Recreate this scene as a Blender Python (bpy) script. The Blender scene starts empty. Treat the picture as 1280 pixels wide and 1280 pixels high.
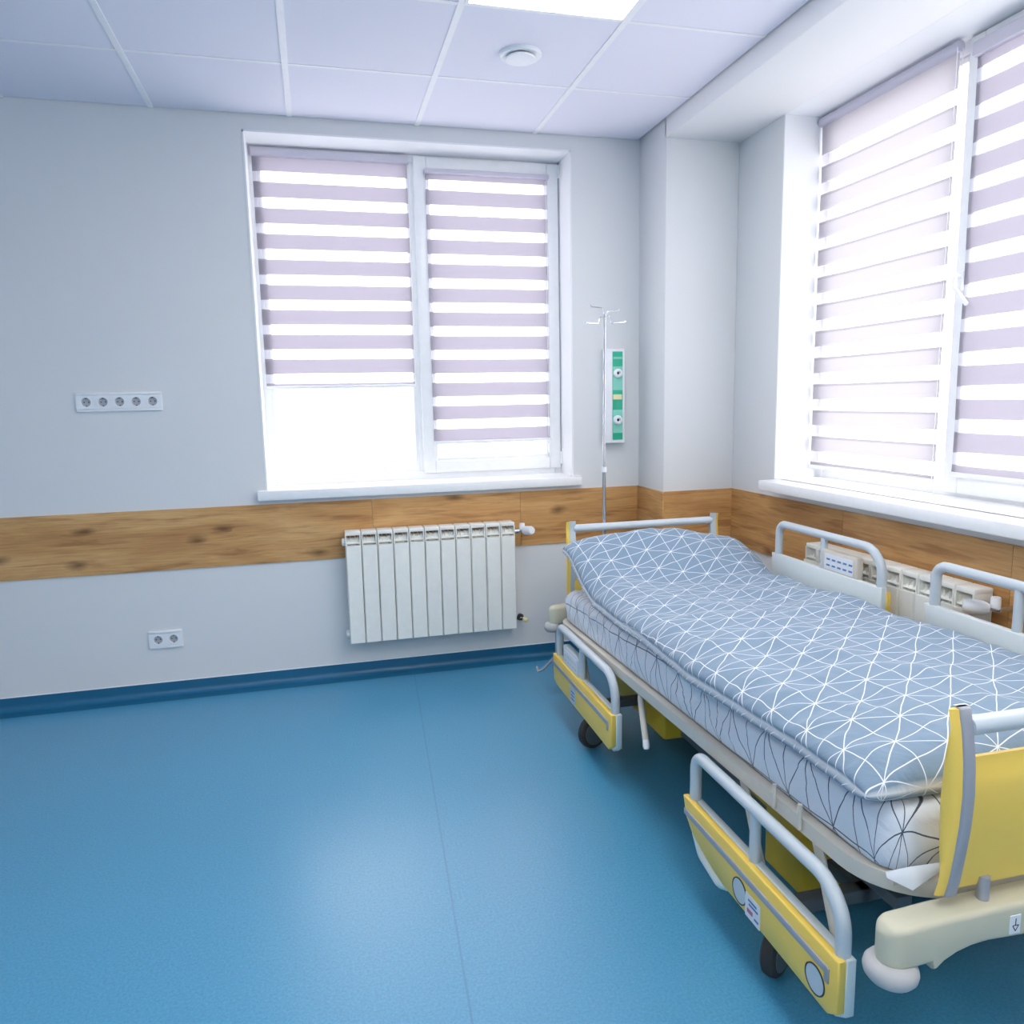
import bpy, bmesh, math, random
from math import sin, cos, pi, radians, sqrt, hypot, atan2
from mathutils import Vector, Matrix, noise
random.seed(4)
SC = bpy.context.scene
COL = SC.collection

# ------------------------------------------------------------------ materials
def srgb(r, g, b):
    f = lambda c: (c/255/12.92) if c/255 <= .04045 else ((c/255+.055)/1.055)**2.4
    return (f(r), f(g), f(b), 1.0)

class NT:
    def __init__(s, name):
        s.m = bpy.data.materials.new(name); s.m.use_nodes = True
        s.t = s.m.node_tree; s.t.nodes.clear()
        s.out = s.t.nodes.new('ShaderNodeOutputMaterial')
    def n(s, typ, **kw):
        nd = s.t.nodes.new('ShaderNode'+typ)
        for k, v in kw.items():
            if hasattr(nd, k): setattr(nd, k, v)
            else: s.put(nd, k, v)
        return nd
    def put(s, nd, k, v):
        inp = nd.inputs[k]
        if hasattr(v, 'is_linked') or isinstance(v, bpy.types.NodeSocket): s.t.links.new(v, inp)
        else: inp.default_value = v
    def math(s, op, a, b=0.0, c=0.0, clamp=False):
        nd = s.t.nodes.new('ShaderNodeMath'); nd.operation = op; nd.use_clamp = clamp
        for i, v in enumerate((a, b, c)):
            if isinstance(v, bpy.types.NodeSocket): s.t.links.new(v, nd.inputs[i])
            else: nd.inputs[i].default_value = v
        return nd.outputs[0]
    def mix(s, fac, a, b):
        nd = s.t.nodes.new('ShaderNodeMix'); nd.data_type = 'RGBA'
        for i, v in ((0, fac), (6, a), (7, b)):
            if isinstance(v, bpy.types.NodeSocket): s.t.links.new(v, nd.inputs[i])
            else: nd.inputs[i].default_value = v
        return nd.outputs[2]
    def ramp(s, fac, stops):
        nd = s.t.nodes.new('ShaderNodeValToRGB'); s.t.links.new(fac, nd.inputs[0])
        e = nd.color_ramp.elements
        while len(e) < len(stops): e.new(.5)
        for el, (p, c) in zip(e, stops): el.position = p; el.color = c
        return nd.outputs[0]
    def coord(s, kind='Object', scale=(1, 1, 1), loc=(0, 0, 0)):
        tc = s.t.nodes.new('ShaderNodeTexCoord'); mp = s.t.nodes.new('ShaderNodeMapping')
        mp.inputs['Scale'].default_value = scale; mp.inputs['Location'].default_value = loc
        s.t.links.new(tc.outputs[kind], mp.inputs[0]); return mp.outputs[0]
    def bsdf(s, **kw):
        nd = s.t.nodes.new('ShaderNodeBsdfPrincipled')
        for k, v in kw.items(): s.put(nd, k.replace('_', ' '), v)
        s.t.links.new(nd.outputs[0], s.out.inputs[0]); return nd
    def bump(s, h, strength=.2, dist=.002):
        nd = s.n('Bump', Strength=strength, Distance=dist); s.t.links.new(h, nd.inputs['Height']); return nd.outputs[0]

def plain(name, col, rough=.5, metal=0.0, var=.04, scale=30, spec=.5, coat=0.0):
    t = NT(name)
    nz = t.n('TexNoise', Vector=t.coord('Object'), Scale=float(scale), Detail=3.0)
    dark = tuple(c*(1-var) for c in col[:3])+(1,)
    light = tuple(min(1, c*(1+var)) for c in col[:3])+(1,)
    c = t.mix(nz.outputs[0], dark, light)
    t.bsdf(Base_Color=c, Roughness=rough, Metallic=metal, Specular_IOR_Level=spec, Coat_Weight=coat)
    return t.m

M = {}
def paint(name, col, rough=.75):
    t = NT(name)
    nz = t.n('TexNoise', Vector=t.coord('Object'), Scale=1.3, Detail=4.0)
    c = t.mix(nz.outputs[0], tuple(v*.985 for v in col[:3])+(1,), col)
    n2 = t.n('TexNoise', Vector=t.coord('Object'), Scale=260.0, Detail=2.0)
    t.bsdf(Base_Color=c, Roughness=rough, Normal=t.bump(n2.outputs[0], .08, .0006), Specular_IOR_Level=.3)
    return t.m
M['wall'] = paint('wall_paint', srgb(222, 224, 226))
M['white_paint'] = paint('white_paint', srgb(238, 239, 242))
M['beam'] = paint('beam_paint', srgb(236, 236, 238))
M['tile'] = paint('ceiling_tile', srgb(233, 232, 244), .85)
M['grid'] = plain('ceiling_grid', srgb(242, 242, 246), .5)
M['pvc'] = plain('white_pvc', srgb(244, 245, 247), .3)
M['sill'] = plain('white_sill', srgb(243, 244, 246), .28)
M['plastic'] = plain('white_plastic', srgb(238, 240, 244), .35)
M['enamel'] = plain('radiator_enamel', srgb(240, 240, 234), .35)
M['yellow'] = plain('yellow_plastic', srgb(248, 211, 98), .38, var=.02)
M['yellow_dark'] = plain('yellow_cover', srgb(222, 178, 40), .5, var=.03)
M['grey_tube'] = plain('grey_lacquer', srgb(196, 206, 214), .3, var=.02)
M['grey_trim'] = plain('grey_edge', srgb(158, 162, 172), .42, var=.02)
M['pale_panel'] = plain('pale_panel', srgb(222, 230, 230), .4, var=.02)
M['beige'] = plain('beige_plastic', srgb(200, 197, 175), .45, var=.02)
M['beige_metal'] = plain('beige_lacquer', srgb(210, 204, 192), .4, var=.02)
M['bumper'] = plain('bumper_plastic', srgb(182, 182, 183), .5, var=.04, scale=60)
M['rubber'] = plain('dark_rubber', srgb(52, 50, 50), .7)
M['wheel_hub'] = plain('wheel_hub', srgb(92, 98, 102), .5)
M['dark_metal'] = plain('dark_frame_metal', srgb(88, 92, 96), .45)
M['chrome'] = plain('chrome', srgb(206, 208, 214), .18, 1.0, .02)
M['brass'] = plain('brass', srgb(190, 160, 80), .3, 1.0)
M['dark'] = plain('dark_slot', srgb(58, 60, 68), .6)
M['shaded_socket_well'] = plain('shaded_socket_well', srgb(176, 178, 186), .5)  # recess is white plastic; its inner shade is put into this grey
M['black_line'] = plain('black_print', srgb(52, 58, 66), .6)
M['blue_print'] = plain('blue_print', srgb(92, 122, 178), .6)
M['red_print'] = plain('red_print', srgb(190, 110, 140), .6)
M['label_white'] = plain('label_white', srgb(226, 232, 238), .5)
M['green'] = plain('green_panel', srgb(40, 178, 142), .35, var=.02)
M['green_light'] = plain('pale_green_panel', srgb(128, 208, 188), .35, var=.02)
M['cream'] = plain('cream_label', srgb(232, 226, 176), .5)

# floor: blue vinyl with fine fleck and one welded seam
t = NT('blue_vinyl')
co = t.coord('Object')
n1 = t.n('TexNoise', Vector=co, Scale=140.0, Detail=6.0, Roughness=.7)
n2 = t.n('TexNoise', Vector=co, Scale=1.6, Detail=4.0)
n3 = t.n('TexNoise', Vector=t.coord('Object', (2, 1.2, 1)), Scale=1.5, Detail=2.0)
c1 = t.ramp(n1.outputs[0], [(.35, srgb(56, 132, 172)), (.65, srgb(84, 160, 196))])
c2 = t.mix(t.math('MULTIPLY', n2.outputs[0], .5), c1, srgb(66, 142, 182))
sx = t.n('SeparateXYZ'); t.t.links.new(co, sx.inputs[0])
dx = t.math('ABSOLUTE', t.math('SUBTRACT', t.math('ADD', sx.outputs[0], t.math('MULTIPLY', sx.outputs[1], -.068)), 1.345))
seam = t.math('MULTIPLY', t.math('LESS_THAN', dx, .003), .25)
c3 = t.mix(seam, c2, srgb(20, 80, 120))
rr = t.math('MULTIPLY_ADD', n3.outputs[0], .05, .31)
t.bsdf(Base_Color=c3, Roughness=rr, Specular_IOR_Level=1.0, Normal=t.bump(n1.outputs[0], .05, .0006))
M['vinyl'] = t.m
M['cove'] = plain('blue_vinyl_cove', srgb(28, 100, 138), .35, var=.06, scale=120)

# oak laminate
t = NT('oak_laminate')
oi = t.n('ObjectInfo')
tc = t.n('TexCoord')
off = t.n('CombineXYZ'); 
for i in range(3): t.t.links.new(t.math('MULTIPLY', oi.outputs['Random'], 17.0+i*9), off.inputs[i])
va = t.n('VectorMath', operation='ADD'); t.t.links.new(tc.outputs['UV'], va.inputs[0]); t.t.links.new(off.outputs[0], va.inputs[1])
def mapped(sc):
    mp = t.n('Mapping'); mp.inputs['Scale'].default_value = sc; t.t.links.new(va.outputs[0], mp.inputs[0]); return mp.outputs[0]
big = t.n('TexNoise', Vector=mapped((1.1, 4.5, 1)), Scale=1.6, Detail=5.0, Distortion=.6)
fine = t.n('TexNoise', Vector=mapped((3, 70, 1)), Scale=2.0, Detail=6.0, Roughness=.65)
mid = t.n('TexNoise', Vector=mapped((1.6, 16, 1)), Scale=2.0, Detail=5.0, Distortion=.5)
base = t.ramp(big.outputs[0], [(.3, srgb(180, 130, 80)), (.5, srgb(204, 156, 100)), (.72, srgb(222, 178, 122))])
g1 = t.ramp(fine.outputs[0], [(.3, (.62, .58, .52, 1)), (.62, (1, 1, 1, 1))])
mul = t.n('Mix'); mul.data_type = 'RGBA'; mul.blend_type = 'MULTIPLY'; mul.inputs[0].default_value = .6
t.t.links.new(base, mul.inputs[6]); t.t.links.new(g1, mul.inputs[7])
g2 = t.ramp(mid.outputs[0], [(.34, srgb(150, 104, 62)), (.47, (1, 1, 1, 1))])
mul2 = t.n('Mix'); mul2.data_type = 'RGBA'; mul2.blend_type = 'MULTIPLY'; mul2.inputs[0].default_value = .42
t.t.links.new(mul.outputs[2], mul2.inputs[6]); t.t.links.new(g2, mul2.inputs[7])
# knots: sparse voronoi cells, squashed along the grain
dist = t.n('TexNoise', Vector=mapped((4, 14, 1)), Scale=1.5, Detail=3.0)
vadd = t.n('VectorMath', operation='MULTIPLY_ADD'); t.t.links.new(dist.outputs['Color'], vadd.inputs[0])
vadd.inputs[1].default_value = (.16, .16, 0); t.t.links.new(mapped((2.1, 4.6, 0)), vadd.inputs[2])
vo = t.n('TexVoronoi', voronoi_dimensions='2D', Vector=vadd.outputs[0], Scale=1.0)
kn = t.ramp(vo.outputs['Distance'], [(.02, (1, 1, 1, 1)), (.13, (0, 0, 0, 1))])
sel = t.math('GREATER_THAN', t.n('SeparateColor', Color=vo.outputs['Color']).outputs[0], .35)
kfac = t.math('MULTIPLY', t.math('MULTIPLY', kn, sel), .76)
cc = t.mix(kfac, mul2.outputs[2], srgb(96, 66, 42))
t.bsdf(Base_Color=cc, Roughness=.5, Specular_IOR_Level=.35, Normal=t.bump(fine.outputs[0], .15, .0006))
M['oak'] = t.m

# thin window glass
t = NT('window_glass')
tr = t.n('BsdfTransparent'); gl = t.n('BsdfGlossy', Roughness=.02)
lw = t.n('LayerWeight', Blend=.5)
fr = t.n('Math', operation='MULTIPLY_ADD'); t.t.links.new(t.math('POWER', lw.outputs['Facing'], 5.0), fr.inputs[0]); fr.inputs[1].default_value = .3; fr.inputs[2].default_value = .025
mx = t.n('MixShader'); t.t.links.new(fr.outputs[0], mx.inputs[0]); t.t.links.new(tr.outputs[0], mx.inputs[1]); t.t.links.new(gl.outputs[0], mx.inputs[2])
t.t.links.new(mx.outputs[0], t.out.inputs[0]); M['glass'] = t.m

def blind_mat(name, top, period, opaque, trans_col, sheer_t, edge=0.0, first=.03):
    """day-and-night roller fabric: woven opaque bands alternating with sheer bands, measured down from the tube"""
    t = NT(name)
    sp = t.n('SeparateXYZ'); tc = t.n('TexCoord'); t.t.links.new(tc.outputs['Object'], sp.inputs[0])
    d = t.math('SUBTRACT', top-first, sp.outputs[2])
    ph = t.math('FRACT', t.math('DIVIDE', d, period))
    f = t.math('MULTIPLY', ph, period)
    below = t.math('GREATER_THAN', d, 0.0)
    soft = .004
    a = t.math('DIVIDE', f, soft, clamp=True)
    b = t.math('DIVIDE', t.math('SUBTRACT', period-opaque, f), soft, clamp=True)
    sheer = t.math('MULTIPLY', t.math('MINIMUM', a, b), below)
    nz = t.n('TexNoise', Vector=t.coord('Object', (40, 40, 500)), Scale=2.0, Detail=2.0)
    tcol = t.mix(nz.outputs[0], tuple(v*.94 for v in trans_col[:3])+(1,), trans_col)
    if edge:
        e = t.math('LESS_THAN', t.math('ABSOLUTE', t.math('SUBTRACT', f, period-opaque+.004)), .005)
        tcol = t.mix(t.math('MULTIPLY', t.math('MULTIPLY', e, below), edge), tcol, tuple(v*.55 for v in trans_col[:3])+(1,))
    tl = t.n('BsdfTranslucent', Color=tcol); df = t.n('BsdfDiffuse', Color=srgb(226, 220, 232))
    o = t.n('MixShader', Fac=.32); t.t.links.new(tl.outputs[0], o.inputs[1]); t.t.links.new(df.outputs[0], o.inputs[2])
    tr = t.n('BsdfTransparent', Color=(.96, .95, .98, 1)); tl2 = t.n('BsdfTranslucent', Color=(.75, .74, .78, 1))
    s = t.n('MixShader', Fac=1-sheer_t); t.t.links.new(tr.outputs[0], s.inputs[1]); t.t.links.new(tl2.outputs[0], s.inputs[2])
    mx = t.n('MixShader'); t.t.links.new(sheer, mx.inputs[0]); t.t.links.new(o.outputs[0], mx.inputs[1]); t.t.links.new(s.outputs[0], mx.inputs[2])
    t.t.links.new(mx.outputs[0], t.out.inputs[0]); return t.m
M['blind_tube'] = plain('blind_cassette', srgb(206, 202, 216), .45, var=.02)

# printed bed linen: a lattice of lines with both diagonals, on the cloth's own UVs (metres)
E1, E2 = (.1055, .107), (.110, -.039)
def linen(name, base, base2, line, width, origin, seam_line=False, sheen=.2, scl=1.0, bump=.25, rough=.7):
    t = NT(name)
    uv = t.n('UVMap', uv_map='cloth'); sp = t.n('SeparateXYZ'); t.t.links.new(uv.outputs[0], sp.inputs[0])
    wob = t.n('TexNoise', Vector=uv.outputs[0], Scale=6.0, Detail=2.0)
    wv = t.math('MULTIPLY', t.math('SUBTRACT', wob.outputs[0], .5), .011)
    X = t.math('ADD', t.math('SUBTRACT', sp.outputs[0], origin[0]), wv); Y = t.math('SUBTRACT', t.math('SUBTRACT', sp.outputs[1], origin[1]), wv)
    e1 = (E1[0]*scl, E1[1]*scl); e2 = (E2[0]*scl, E2[1]*scl)
    det = e1[0]*e2[1]-e2[0]*e1[1]
    gs = (e2[1]/det, -e2[0]/det); gt = (-e1[1]/det, e1[0]/det)
    mask = None
    for ka, kb in ((1, 0), (0, 1), (1, -1), (1, 1)):
        g = (ka*gs[0]+kb*gt[0], ka*gs[1]+kb*gt[1]); sp_ = 1/hypot(*g)
        v = t.math('ADD', t.math('MULTIPLY', X, g[0]), t.math('MULTIPLY_ADD', Y, g[1], .5))
        d = t.math('MULTIPLY', t.math('ABSOLUTE', t.math('SUBTRACT', t.math('FRACT', v), .5)), sp_)
        m = t.math('SUBTRACT', 1.0, t.math('DIVIDE', t.math('SUBTRACT', d, width*.35), width*.3, clamp=True))
        mask = m if mask is None else t.math('MAXIMUM', mask, m)
    wz = t.n('TexNoise', Vector=uv.outputs[0], Scale=900.0, Detail=1.0)
    bg = t.mix(wz.outputs[0], base, base2)
    if seam_line:
        at_ = t.n('Attribute', attribute_name='seam')
        mask = t.math('MAXIMUM', mask, at_.outputs['Fac'])
    c = t.mix(mask, bg, line)
    cr = t.n('TexNoise', Vector=t.coord('Object', (1, 1, 1)), Scale=9.0, Detail=6.0, Distortion=1.2)
    t.bsdf(Base_Color=c, Roughness=rough, Sheen_Weight=sheen, Specular_IOR_Level=.4, Normal=t.bump(cr.outputs[0], bump, .02))
    return t.m
M['duvet'] = linen('blue_grey_duvet_print', srgb(112, 136, 158), srgb(122, 146, 168), srgb(232, 235, 240), .0023, (.005, .06), True, scl=.87, bump=.4)
M['sheet'] = linen('pale_sheet_print', srgb(210, 217, 228), srgb(220, 226, 236), srgb(52, 68, 88), .0030, (.02, .03), scl=1.1, bump=.5, rough=.48)
M['hem'] = plain('sheet_hem', srgb(206, 214, 224), .7)

t = NT('lamp_diffuser')
em = t.n('Emission', Color=(1, .98, .95, 1), Strength=17.0); t.t.links.new(em.outputs[0], t.out.inputs[0]); M['lamp'] = t.m

# ------------------------------------------------------------------ mesh helpers
def obj(name, bm, mat, parent=None, smooth=40, loc=None, rot=None):
    me = bpy.data.meshes.new(name)
    bmesh.ops.recalc_face_normals(bm, faces=bm.faces)
    bm.to_mesh(me); bm.free()
    if mat is not None: me.materials.append(mat)
    if smooth:
        me.shade_smooth(); me.set_sharp_from_angle(angle=radians(smooth))
    o = bpy.data.objects.new(name, me); COL.objects.link(o)
    if parent is not None: o.parent = parent
    if loc: o.location = loc
    if rot: o.rotation_euler = rot
    return o
def empty(name, loc=(0, 0, 0), rz=0.0):
    o = bpy.data.objects.new(name, None); COL.objects.link(o); o.empty_display_size = .1
    o.location = loc; o.rotation_euler = (0, 0, rz); return o
def tag(o, label, cat, group=None):
    o['label'] = label; o['category'] = cat
    if group: o['group'] = group
    return o
def struct(o, label=None, cat=None):
    o['kind'] = 'structure'
    if label: o['label'] = label
    if cat: o['category'] = cat
    return o
def copy_tree(o, parent=None):
    c = o.copy(); COL.objects.link(c); c.parent = parent
    for ch in list(o.children): copy_tree(ch, c)
    return c

def add_box(bm, x0, x1, y0, y1, z0, z1, bev=0.0, seg=2):
    vs = [bm.verts.new(p) for p in ((x0, y0, z0), (x1, y0, z0), (x1, y1, z0), (x0, y1, z0), (x0, y0, z1), (x1, y0, z1), (x1, y1, z1), (x0, y1, z1))]
    fs = [bm.faces.new([vs[i] for i in f]) for f in ((0, 3, 2, 1), (4, 5, 6, 7), (0, 1, 5, 4), (1, 2, 6, 5), (2, 3, 7, 6), (3, 0, 4, 7))]
    if bev:
        ed = list({e for f in fs for e in f.edges})
        bmesh.ops.bevel(bm, geom=ed, offset=bev, segments=seg, profile=.5, affect='EDGES')
def box(*a, **k):
    bm = bmesh.new(); add_box(bm, *a, **k); return bm
def add_prism(bm, pts, a0, a1, axis='y', bev=0.0, seg=2):
    """outline pts extruded along an axis: axis x: (y,z); y: (x,z); z: (x,y)"""
    def P(p, a): return {'x': (a, p[0], p[1]), 'y': (p[0], a, p[1]), 'z': (p[0], p[1], a)}[axis]
    lo = [bm.verts.new(P(p, a0)) for p in pts]; hi = [bm.verts.new(P(p, a1)) for p in pts]
    n = len(pts); fs = [bm.faces.new(lo[::-1]), bm.faces.new(hi)]
    caps = list(fs)
    for i in range(n): fs.append(bm.faces.new((lo[i], lo[(i+1) % n], hi[(i+1) % n], hi[i])))
    if bev:
        ed = list({e for f in caps for e in f.edges})
        bmesh.ops.bevel(bm, geom=ed, offset=bev, segments=seg, profile=.5, affect='EDGES')
def prism(*a, **k):
    bm = bmesh.new(); add_prism(bm, *a, **k); return bm
def fillet(pts, rad, n=7, closed=False):
    pts = [Vector(p) for p in pts]; out = []
    N = len(pts)
    for i, p in enumerate(pts):
        r = rad[i] if isinstance(rad, (list, tuple)) else rad
        if (not closed and i in (0, N-1)) or r <= 0: out.append(p); continue
        a = (pts[i-1]-p); b = (pts[(i+1) % N]-p); la, lb = a.length, b.length; a.normalize(); b.normalize()
        ang = a.angle(b)
        if ang > pi-.01: out.append(p); continue
        tl = min(r/math.tan(ang/2), la*.49, lb*.49); rr = tl*math.tan(ang/2)
        s, e = p+a*tl, p+b*tl; c = p+(a+b).normalized()*(rr/sin(ang/2))
        u, v = s-c, e-c; th = u.angle(v)
        for k in range(n+1):
            f = k/n
            out.append(c+(u*sin((1-f)*th)+v*sin(f*th))/sin(th))
    return out
def add_tube(bm, pts, r, n=12, closed=False, rx=None):
    pts = [Vector(p) for p in pts]; N = len(pts)
    rs = r if isinstance(r, (list, tuple)) else [r]*N
    tang = []
    for i in range(N):
        a = pts[i-1] if (i > 0 or closed) else pts[i]; b = pts[(i+1) % N] if (i < N-1 or closed) else pts[i]
        tang.append((b-a).normalized())
    ref = Vector((0, 0, 1)) if abs(tang[0].z) < .9 else Vector((1, 0, 0))
    nrm = (ref-tang[0]*ref.dot(tang[0])).normalized(); rings = []
    for i in range(N):
        nrm = (nrm-tang[i]*nrm.dot(tang[i])).normalized(); bi = tang[i].cross(nrm)
        rings.append([bm.verts.new(pts[i]+nrm*cos(2*pi*k/n)*rs[i]+bi*sin(2*pi*k/n)*(rx or rs[i])) for k in range(n)])
    for i in range(N if closed else N-1):
        A, B = rings[i], rings[(i+1) % N]
        for k in range(n): bm.faces.new((A[k], A[(k+1) % n], B[(k+1) % n], B[k]))
    if not closed: bm.faces.new(rings[0][::-1]); bm.faces.new(rings[-1])
def tube(*a, **k):
    bm = bmesh.new(); add_tube(bm, *a, **k); return bm
def add_lathe(bm, prof, n=32, mat=None, closed=False):
    """prof: list of (r,h) revolved about local z; mat places it"""
    mat = mat or Matrix(); rings = []
    for r, h in prof:
        if r < 1e-6: rings.append([bm.verts.new(mat @ Vector((0, 0, h)))])
        else: rings.append([bm.verts.new(mat @ Vector((r*cos(2*pi*k/n), r*sin(2*pi*k/n), h))) for k in range(n)])
    pairs = list(zip(rings, rings[1:]))
    if closed: pairs.append((rings[-1], rings[0]))
    for A, B in pairs:
        if len(A) == len(B) == 1: continue
        for k in range(n):
            k2 = (k+1) % n
            if len(A) == 1: bm.faces.new((A[0], B[k2], B[k]))
            elif len(B) == 1: bm.faces.new((A[k], A[k2], B[0]))
            else: bm.faces.new((A[k], A[k2], B[k2], B[k]))
def lathe(*a, **k):
    bm = bmesh.new(); add_lathe(bm, *a, **k); return bm
def axis_mat(loc, axis):
    q = Vector((0, 0, 1)).rotation_difference(Vector(axis)); return Matrix.Translation(loc) @ q.to_matrix().to_4x4()
def smooth01(a, b, x):
    t = min(1, max(0, (x-a)/(b-a))); return t*t*(3-2*t)
def interp(pts, x):
    if x <= pts[0][0]: return pts[0][1]
    for (a, va), (b, vb) in zip(pts, pts[1:]):
        if x <= b: return va+(vb-va)*(x-a)/(b-a)
    return pts[-1][1]

# ------------------------------------------------------------------ room numbers (metres; back wall y=0, right wall x=XR)
XL, XR, YF = -2.3, 3.048, -5.4
ZC, XC, CD, ZB = 2.76, 2.646, .321, 2.678
ZT, ZBB = .934, .637                       # timber band
BW = dict(x0=.651, x1=2.263, z0=1.0, z1=2.693, y=.20)
RW = dict(y0=-3.15, y1=-.699, z0=1.0, z1=ZB, x=3.279)

struct(obj('floor', box(XL-.2, XR+.2, YF-.2, .2, -.08, 0), M['vinyl'], smooth=0))
bm = bmesh.new(); T = .36
add_box(bm, XL-.2, BW['x0'], 0, T, 0, ZC+.1); add_box(bm, BW['x1'], XR+.4, 0, T, 0, ZC+.1)
add_box(bm, BW['x0'], BW['x1'], 0, T, 0, BW['z0']); add_box(bm, BW['x0'], BW['x1'], 0, T, BW['z1'], ZC+.1)
struct(obj('wall_back', bm, M['wall'], smooth=0))
bm = bmesh.new()
add_box(bm, XR, XR+T, RW['y1'], 0, 0, ZC+.1); add_box(bm, XR, XR+T, YF-.2, RW['y0'], 0, ZC+.1)
add_box(bm, XR, XR+T, RW['y0'], RW['y1'], 0, RW['z0']); add_box(bm, XR, XR+T, RW['y0'], RW['y1'], RW['z1'], ZC+.1)
struct(obj('wall_right', bm, M['wall'], smooth=0))
struct(obj('wall_left', box(XL-.15, XL, YF-.2, 0, 0, ZC+.1), M['wall'], smooth=0))
struct(obj('wall_front', box(XL-.2, XR+.4, YF-.15, YF, 0, ZC+.1), M['wall'], smooth=0))
struct(obj('column', box(XC, XR, -CD, 0, 0, ZC+.05, bev=.006), M['wall']))
struct(obj('beam', box(XC, XR+.01, YF, -CD+.02, ZB, ZC+.05, bev=.006), M['beam']))
# window reveals, lined in white
bm = bmesh.new(); e = .008
add_box(bm, BW['x0'], BW['x0']+e, -.003, BW['y'], BW['z0'], BW['z1']); add_box(bm, BW['x1']-e, BW['x1'], -.003, BW['y'], BW['z0'], BW['z1'])
add_box(bm, BW['x0'], BW['x1'], -.003, BW['y'], BW['z1']-e, BW['z1'])
struct(obj('trim_1', bm, M['white_paint'], smooth=0))
bm = bmesh.new()
add_box(bm, XR-.002, RW['x'], RW['y1']-e, RW['y1'], RW['z0'], RW['z1']); add_box(bm, XR-.002, RW['x'], RW['y0'], RW['y0']+e, RW['z0'], RW['z1'])
add_box(bm, XR-.002, RW['x'], RW['y0'], RW['y1'], RW['z1']-.0004, RW['z1']+.006)
struct(obj('trim_2', bm, M['white_paint'], smooth=0))

# ceiling: lay-in tiles on an exposed grid
GX, G1 = -.331, .579
xs = [GX+.6*k for k in range(-4, 6)]; ys = [-(G1+.6*k) for k in range(0, 9)]
bm = bmesh.new()
ex = [XL]+[x for x in xs if XL < x < XC]+[XC]; ey = [0]+[y for y in ys if y > YF]+[YF]
LAMPS = [(3, 1), (3, 4), (0, 4), (3, 7), (0, 7)]     # grid cells of light panels (k, row); after the first, unseen added fill
lampcells = {(round(GX+.6*k, 3), round(-(G1+.6*r), 3)) for k, r in LAMPS}
for a, b in zip(ex, ex[1:]):
    for c, d in zip(ey, ey[1:]):
        if (round(a, 3), round(c, 3)) in lampcells: continue
        add_box(bm, a+.009, b-.009, d+.006, c-.006, ZC+.003, ZC+.02, bev=.003, seg=1)
add_box(bm, XL-.2, XR+.2, YF-.2, .2, ZC+.045, ZC+.1)
ceil = struct(obj('ceiling', bm, M['tile'], smooth=0))
bm = bmesh.new()
for x in xs:
    if XL < x < XC: add_box(bm, x-.012, x+.012, YF, 0, ZC, ZC+.006)
obj('grid_rail', bm, M['grid'], ceil, smooth=0)
bm = bmesh.new()
for a, b in zip(ex, ex[1:]):
    for y in ys:
        if y > YF: add_box(bm, a+.012, b-.012, y-.008, y+.008, ZC+.001, ZC+.006)
obj('grid_cross_rail', bm, M['grid'], ceil, smooth=0)

# timber wall band in boards (UV in metres along the run)
def board(name, p0, p1, z0, z1, th):
    p0, p1 = Vector((*p0, 0)), Vector((*p1, 0)); d = p1-p0; L = d.length; d.normalize(); nrm = Vector((d.y, -d.x, 0))
    bm = bmesh.new(); uv = bm.loops.layers.uv.new('UVMap'); g = .0008
    A = p0+d*g; B = p1-d*g
    vs = [bm.verts.new(v) for v in (A+nrm*th+Vector((0, 0, z0)), B+nrm*th+Vector((0, 0, z0)), B+nrm*th+Vector((0, 0, z1)), A+nrm*th+Vector((0, 0, z1)), A+Vector((0, 0, z0)), B+Vector((0, 0, z0)), B+Vector((0, 0, z1)), A+Vector((0, 0, z1)))]
    for f in ((0, 1, 2, 3), (4, 7, 6, 5), (0, 4, 5, 1), (1, 5, 6, 2), (2, 6, 7, 3), (3, 7, 4, 0)):
        fc = bm.faces.new([vs[i] for i in f])
        for lp in fc.loops:
            lp[uv].uv = ((lp.vert.co-p0).dot(d), lp.vert.co.z-z0+(.3*(lp.vert.co-p0).dot(nrm)))
    return struct(obj(name, bm, M['oak'], smooth=0))
TH = .008
runs = [((XL, 0), (-.9, 0)), ((-.9, 0), (1.165, 0)), ((1.165, 0), (1.956, 0)), ((1.956, 0), (XC-TH, 0)),
        ((XC, 0), (XC, -CD-TH)), ((XC, -CD), (XR-TH, -CD)), ((XR, -CD), (XR, -1.219)), ((XR, -1.219), (XR, -2.031)), ((XR, -2.031), (XR, -3.3)), ((XR, -3.3), (XR, YF))]
for i, (a, b) in enumerate(runs): board('trim_%d' % (3+i), a, b, ZBB, ZT, TH)

# coved vinyl skirting
def cove(name, p0, p1, h=.07, r=.03, th=.003):
    p0, p1 = Vector((*p0, 0)), Vector((*p1, 0)); d = (p1-p0).normalized(); nrm = Vector((d.y, -d.x, 0))
    prof = [(0, h), (th, h)]+[(th+r-r*cos(a), r-r*sin(a)+.002) for a in [i*pi/2/8 for i in range(9)]]+[(th+r+.05, .0012), (0, .0005)]
    bm = bmesh.new()
    A = [bm.verts.new(p0+nrm*u+Vector((0, 0, z))) for u, z in prof]; B = [bm.verts.new(p1+nrm*u+Vector((0, 0, z))) for u, z in prof]
    for i in range(len(prof)): j = (i+1) % len(prof); bm.faces.new((A[i], A[j], B[j], B[i]))
    o = struct(obj(name, bm, M['cove'], smooth=50))
    bm = bmesh.new(); q = [(0, h), (0, h+.004), (th+.0015, h+.004), (th+.0015, h)]
    A = [bm.verts.new(p0+nrm*u+Vector((0, 0, z))) for u, z in q]; B = [bm.verts.new(p1+nrm*u+Vector((0, 0, z))) for u, z in q]
    for i in range(4): j = (i+1) % 4; bm.faces.new((A[i], A[j], B[j], B[i]))
    obj('cap_strip', bm, M['plastic'], o, smooth=0)
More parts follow.
